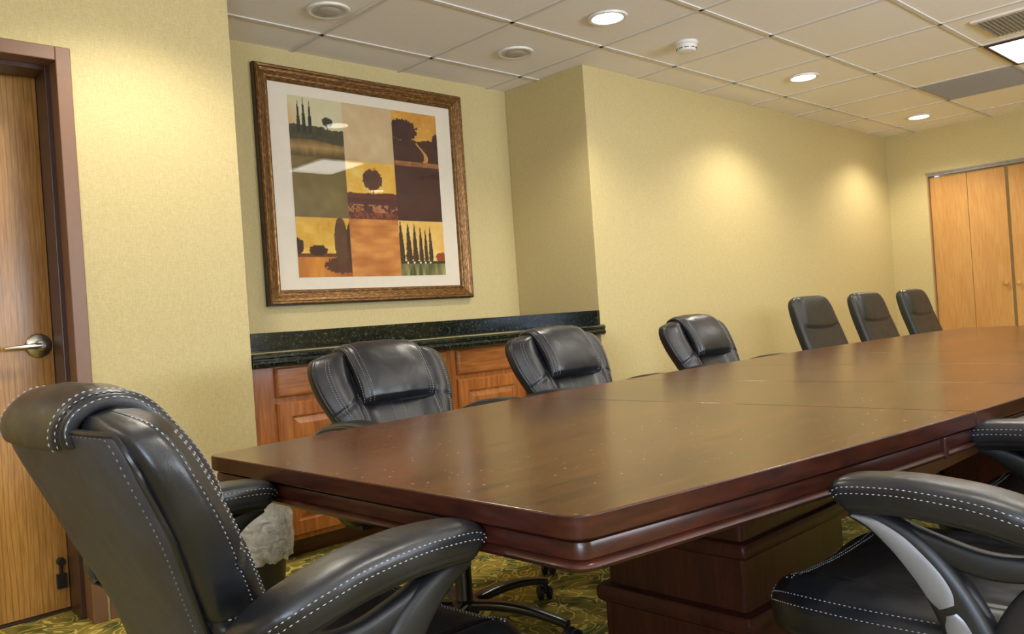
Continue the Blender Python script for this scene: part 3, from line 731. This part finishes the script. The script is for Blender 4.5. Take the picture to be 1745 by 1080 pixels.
# seat cushion
def Ss(u_, v_):
    x = -.235+.480*v_; a = 2*PI*u_
    e_ = 1-abs(2*v_-1)**7*.22
    fall = .030*max(0, (v_-.72)/.28)**2
    w_ = (.235+.028*math.sin(v_*PI*.9))*e_*(1-.28*max(0, (v_-.72)/.28)**2)
    y = w_*pw(math.cos(a), .55); s_ = y/w_
    t_ = .052*(1-abs(2*v_-1)**8*.75)
    z = .412+t_*pw(math.sin(a), .55)-fall
    if math.sin(a) > 0: z += .010*gs(abs(s_)-.78, .16)-.007*gs(s_, .5)-.006*gs(abs(y)-.165, .005)*(v_ < .86)-.006*gs(v_-.86, .012)*(abs(y) < .17)
    return np.array([x+.012*math.sin(a)*(v_-.5), y, z])
se = surf(Ss, 150, 110).build('seat', LEATHER, CH, smooth=60)
sm = MB()
for u_ in (.035, .075, .465, .425): stitches(Ss, [(u_, v) for v in np.linspace(.06, .94, 110)], sm)
for v_ in (.845, .875): stitches(Ss, [(u_, v_) for u_ in np.linspace(.13, .37, 60)], sm)
for v_ in (.968, .985): stitches(Ss, [(u_, v_) for u_ in np.linspace(.05, .45, 90)], sm)
attach(se, sm, THREAD)
MB().box((-.13, -.09, .335), (.11, .09, .372)).build('seat_mechanism', BLACKM, CH, bevel=.008)
MB().box((-.20, -.19, .352), (.19, .19, .366)).build('seat_board', BLACKP, CH, bevel=.004)
MB().lathe([(.001, .30), (.014, .30), (.014, .345)], (0,0,0), 16).lathe([(.001, .075), (.030, .075), (.030, .10), (.026, .105), (.026, .30), (.001, .301)], (0,0,0), 24).build('gas_column', BLACKM, CH, smooth=True)
MB().tube([(.02, -.08, .345), (.02, -.17, .345), (.02, -.23, .352)], [.006, .006, .009], 8).build('tilt_lever', BLACKP, CH, smooth=True)
def star_base(CH, rad=.34, a0=.3):
    MB().lathe([(.001, .060), (.042, .062), (.048, .075), (.044, .098), (.032, .104)], (0,0,0), 30).build('base_hub', BLACKM, CH, smooth=True)
    for k in range(5):
        a = a0+2*PI*k/5; ca_, sa_ = math.cos(a), math.sin(a)
        pr_ = crom([(.030, .088, .024, .014), (.12, .096, .022, .014), (.22, .092, .020, .013), (rad-.03, .075, .018, .012), (rad, .066, .016, .012)], 16)
        R_ = []
        for x, z, hw, hh in pr_:
            R_.append([(x*ca_-sa_*hw*pw(math.cos(t), .7), x*sa_+ca_*hw*pw(math.cos(t), .7), z+hh*pw(math.sin(t), .7)) for t in [2*PI*j/14 for j in range(14)]])
        lg = MB().rings(R_).build('base_leg', BLACKM, CH, smooth=True)
        cxx, cyy = rad*ca_, rad*sa_; t2 = a+1.1; dx, dy = -math.sin(t2), math.cos(t2); fx_, fy_ = math.cos(t2)*.014, math.sin(t2)*.014
        m_ = MB()
        for sg in (-1, 1):
            R2 = []
            for rr, off in ((.001, .007), (.022, .007), (.0265, .010), (.0265, .018), (.020, .023), (.001, .024)):
                R2.append([(cxx+fx_+dx*sg*off+math.cos(t2)*rr*math.cos(q), cyy+fy_+dy*sg*off+math.sin(t2)*rr*math.cos(q), .0268+rr*math.sin(q)) for q in [2*PI*j/18 for j in range(18)]])
            if sg < 0: R2 = [q[::-1] for q in R2]
            m_.rings(R2)
        m_.tube([(cxx+fx_-dx*.02, cyy+fy_-dy*.02, .0268), (cxx+fx_+dx*.02, cyy+fy_+dy*.02, .0268)], .006, 8)
        m_.tube([(cxx, cyy, .035), (cxx, cyy, .062)], .008, 8)
        m_.build('caster', BLACKP, lg, smooth=True)
star_base(CH)
AY = .288
def Sp_factory(sg):
    AP = crom([(.026,.632,.030,.016), (.014,.640,.038,.027), (-.03,.6445,.042,.0285), (-.09,.645,.044,.029), (-.17,.636,.044,.029), (-.235,.618,.042,.028), (-.268,.600,.036,.026), (-.286,.584,.028,.020), (-.292,.574,.018,.010)], 70)
    def Sp(u_, v_):
        q = v_*69; i = min(68, int(q)); t = q-i; x, z, hw, hh = AP[i]*(1-t)+AP[i+1]*t
        d_ = AP[min(69, i+1), :2]-AP[max(0, i-1), :2]; d_ /= np.linalg.norm(d_); n_ = np.array([d_[1], -d_[0]]);
        a = 2*PI*u_*1.0; y = hw*pw(math.cos(a), .62); dp = hh*pw(math.sin(a), .62)
        if math.sin(a) < 0: dp -= 0
        dp += .0025*gs((u_+.25) % 1-.22, .02) if False else 0
        k = 1-.035*(gs(u_-.965, .008)+gs(u_-.535, .008))-.06*(gs(u_-.900, .010)+gs(u_-.600, .010)); y *= k
        inw = -sg*.060*max(0, (v_-.55)/.45)**1.5
        return np.array([x+n_[0]*dp, sg*AY+inw+y, z+n_[1]*dp])
    return Sp
for sg in (-1, 1):
    ae = empty('armrest'); ae.parent = CH
    Sp = Sp_factory(sg)
    # n_ points up when moving backwards (d_=(-1,0) -> n=(0,1))
    pd = surf(Sp, 72, 110).build('arm_pad', LEATHER, ae, smooth=60)
    sm = MB()
    for u_ in (.055, .012, .445, .488): stitches(Sp, [(u_, v) for v in np.linspace(.05, .95, 110)], sm, off=.0008)
    # pad stitching belongs to the armrest
    attach(pd, sm, THREAD)
    yc = sg*(AY+.006)
    def ribbon(P, th, mb):
        P = crom(P, 40); R_ = []
        for i in range(40):
            x, z, hw, yo = P[i]; d_ = P[min(39, i+1), :2]-P[max(0, i-1), :2]; d_ /= np.linalg.norm(d_); n_ = np.array([d_[1], -d_[0]])
            R_.append([(x+n_[0]*hw*pw(math.cos(t), .6), yc-sg*yo+th*pw(math.sin(t), .6)*sg*1, z+n_[1]*hw*pw(math.cos(t), .6)) for t in [2*PI*j/20 for j in range(20)]])
        mb.rings(R_)
    m_ = MB()
    ribbon([(.010,.616,.010,.004), (-.03,.603,.018,.002), (-.08,.568,.026,0), (-.120,.515,.031,0), (-.150,.45,.035,.0), (-.162,.40,.036,.012), (-.165,.365,.036,.035)], .021, m_)
    ribbon([(-.035,.606,.012,.004), (-.10,.580,.016,.002), (-.17,.562,.018,.002), (-.24,.566,.016,.012), (-.285,.575,.012,.035)], .015, m_)
    ribbon([(-.288,.572,.010,.035), (-.255,.552,.016,.010), (-.222,.515,.026,.004), (-.195,.46,.030,.0), (-.180,.40,.034,.012), (-.172,.365,.036,.035)], .0165, m_)
    m_.box((-.21, min(sg*.17, sg*.262), .350), (-.12, max(sg*.17, sg*.262), .366))
    ao = m_.build('arm_support', BLACKP, ae, smooth=60)
    m_ = MB()   # silver inlays on the outer face
    def inlay(P):
        P = crom(P, 24); R_ = []
        for x, z, hw in P:
            i_ = len(R_); d_ = np.array([P[min(23, i_+1)][0]-P[max(0, i_-1)][0], P[min(23, i_+1)][1]-P[max(0, i_-1)][1]]); d_ /= np.linalg.norm(d_); n_ = (d_[1], -d_[0])
            R_.append([(x+n_[0]*hw*c1, yc+sg*yy, z+n_[1]*hw*c1) for c1, yy in ((-1, .012), (-1, .020), (-.6, .0230), (0, .0240), (.6, .0230), (1, .020), (1, .012))])
        m_.rings(R_)
    inlay([(.004,.6125,.0015), (-.026,.603,.008), (-.062,.578,.014), (-.094,.545,.018), (-.112,.518,.018), (-.120,.503,.012)])
    inlay([(-.125,.494,.009), (-.132,.478,.017), (-.143,.450,.019), (-.152,.420,.012), (-.156,.402,.003)])
    io = m_.build('arm_inlay', SILVER, ae, smooth=40); io['label'] = 'silver curved inlay'
def place(proto, x, y, rz, label, first=False, group=None):
    o = proto if first else copy_tree(proto)
    o.location = (x, y, 0); o.rotation_euler = (0, 0, rz); tag(o, label, 'chair', group); return o
EG = 'padded executive chairs around the table'
place(CH, .703, 1.165, 0, 'black leather executive chair at the near table end, seen from behind on the left', True, EG)
place(CH, 1.585, 1.94, -PI/2, 'black leather executive chair in front of the left base cabinet', group=EG)
place(CH, 2.415, 1.92, -PI/2, 'black leather executive chair in front of the right base cabinet and alcove corner', group=EG)
place(CH, 3.42, 1.94, -PI/2, 'black leather executive chair alone against the yellow long wall', group=EG)
place(CH, 1.50, .545, PI/2, 'black leather executive chair at right front, silver armrest inlay facing the viewer', group=EG)
place(CH, 2.17, .490, PI/2, 'black leather executive chair at right edge, tucked beyond the nearest right-hand chair', group=EG)

# the near arm of the first chair shows a plain black support
for a_ in CH.children:
    if a_.name.startswith('armrest'):
        for b_ in list(a_.children):
            if b_.name.startswith('arm_inlay') and min(v.co.y for v in b_.data.vertices) < 0: bpy.data.objects.remove(b_)

# ------------------------------------------------------------------ slim conference chairs
SL = empty('conference_chair')
BS = crom([(-.17,.40,.20,.030), (-.185,.50,.222,.036), (-.215,.60,.232,.038), (-.250,.70,.232,.038), (-.283,.79,.226,.038), (-.310,.87,.212,.036), (-.325,.915,.190,.030), (-.331,.935,.150,.018)], 90)
def Sl(u_, v_):
    q = v_*89; i = min(88, int(q)); t = q-i; x, z, w_, th = BS[i]*(1-t)+BS[i+1]*t
    d_ = BS[min(89, i+1), :2]-BS[max(0, i-1), :2]; d_ /= np.linalg.norm(d_); n_ = np.array([d_[1], -d_[0]])
    a = 2*PI*u_; y = w_*pw(math.cos(a), .5); dp = th*pw(math.sin(a), .5)
    if math.sin(a) > 0:
        s_ = abs(y)/w_
        inside = 1/(1+math.exp((s_-.80)*30))
        head = 1/(1+math.exp(-(v_-.50-.04*s_*s_)*90))
        dp += inside*(.016*head*math.sin(min(1, max(0, (v_-.5)/.5))*PI*.9+.3) - .006*(1-head)) -.006*gs(v_-.50-.04*s_*s_, .012)*inside
    return np.array([x+n_[0]*dp, y, z+n_[1]*dp])
surf(Sl, 96, 100).build('backrest', LEATHERB, SL, smooth=60)
def Sls(u_, v_):
    a = 2*PI*u_; w_ = .235*(1-abs(2*v_-1)**7*.25); t_ = .035*(1-abs(2*v_-1)**6*.8)
    return np.array([-.20+.44*v_, w_*pw(math.cos(a), .5), .41+t_*pw(math.sin(a), .5)-.02*max(0, v_-.75)*4*max(0, v_-.75)*4])
surf(Sls, 60, 40).build('seat', LEATHERB, SL, smooth=60)
for sg in (-1, 1):
    MB().tube([tuple(p) for p in crom([(-.13, sg*.20, .375), (-.10, sg*.27, .40), (-.05, sg*.285, .50), (.0, sg*.285, .585), (-.06, sg*.285, .604), (-.16, sg*.285, .600), (-.235, sg*.262, .588), (-.25, sg*.235, .58)], 40)], .012, 10).build('armrest', BLACKP, SL, smooth=True)
MB().box((-.12, -.09, .345), (.10, .09, .378)).build('seat_mechanism', BLACKM, SL, bevel=.008)
MB().lathe([(.001, .075), (.028, .075), (.026, .105), (.024, .28), (.014, .285), (.014, .35)], (0,0,0), 20).build('gas_column', BLACKM, SL, smooth=True)
star_base(SL, .31, .1)
CG = 'slim high-back conference chairs at the far end'
place(SL, 4.36, 1.86, -PI/2, 'slim dark leather conference chair, nearest of the three at the far end', True, CG)
place(SL, 5.08, 1.86, -PI/2, 'slim dark leather conference chair, middle one of the three at the far end', group=CG)
place(SL, 5.86, 1.88, -PI/2, 'slim dark leather conference chair, farthest one, in front of the closet doors', group=CG)

# ------------------------------------------------------------------ waste bin with clear liner
e = tag(empty('waste_bin', (1.36, 2.82, 0)), 'black waste bin with clear plastic liner beside the left cabinet', 'waste bin')
MB().lathe([(.001, 0), (.088, 0), (.092, .01), (.118, .27), (.122, .275), (.122, .285), (.112, .285), (.085, .02), (.001, .018)], (0,0,0), 36).build('bin_body', BLACKP, e, smooth=True)
R_ = []
for k, (rad, z) in enumerate([(.112, .14), (.124, .142), (.130, .17), (.131, .21), (.132, .25), (.131, .285), (.124, .31), (.128, .345), (.135, .375), (.128, .392), (.120, .388), (.110, .34), (.100, .27), (.09, .12)]):
    R_.append([((rad+.005*math.sin(j*1.9+k*.8)+.004*math.sin(j*4.3+k*2.1))*math.cos(2*PI*j/72), (rad+.005*math.sin(j*1.9+k*.8))*math.sin(2*PI*j/72), z+.005*math.sin(j*1.1+k)+.003*math.sin(j*2.7)) for j in range(72)])
MB().rings(R_, cap=False).build('bin_liner', BAG, e, smooth=60)
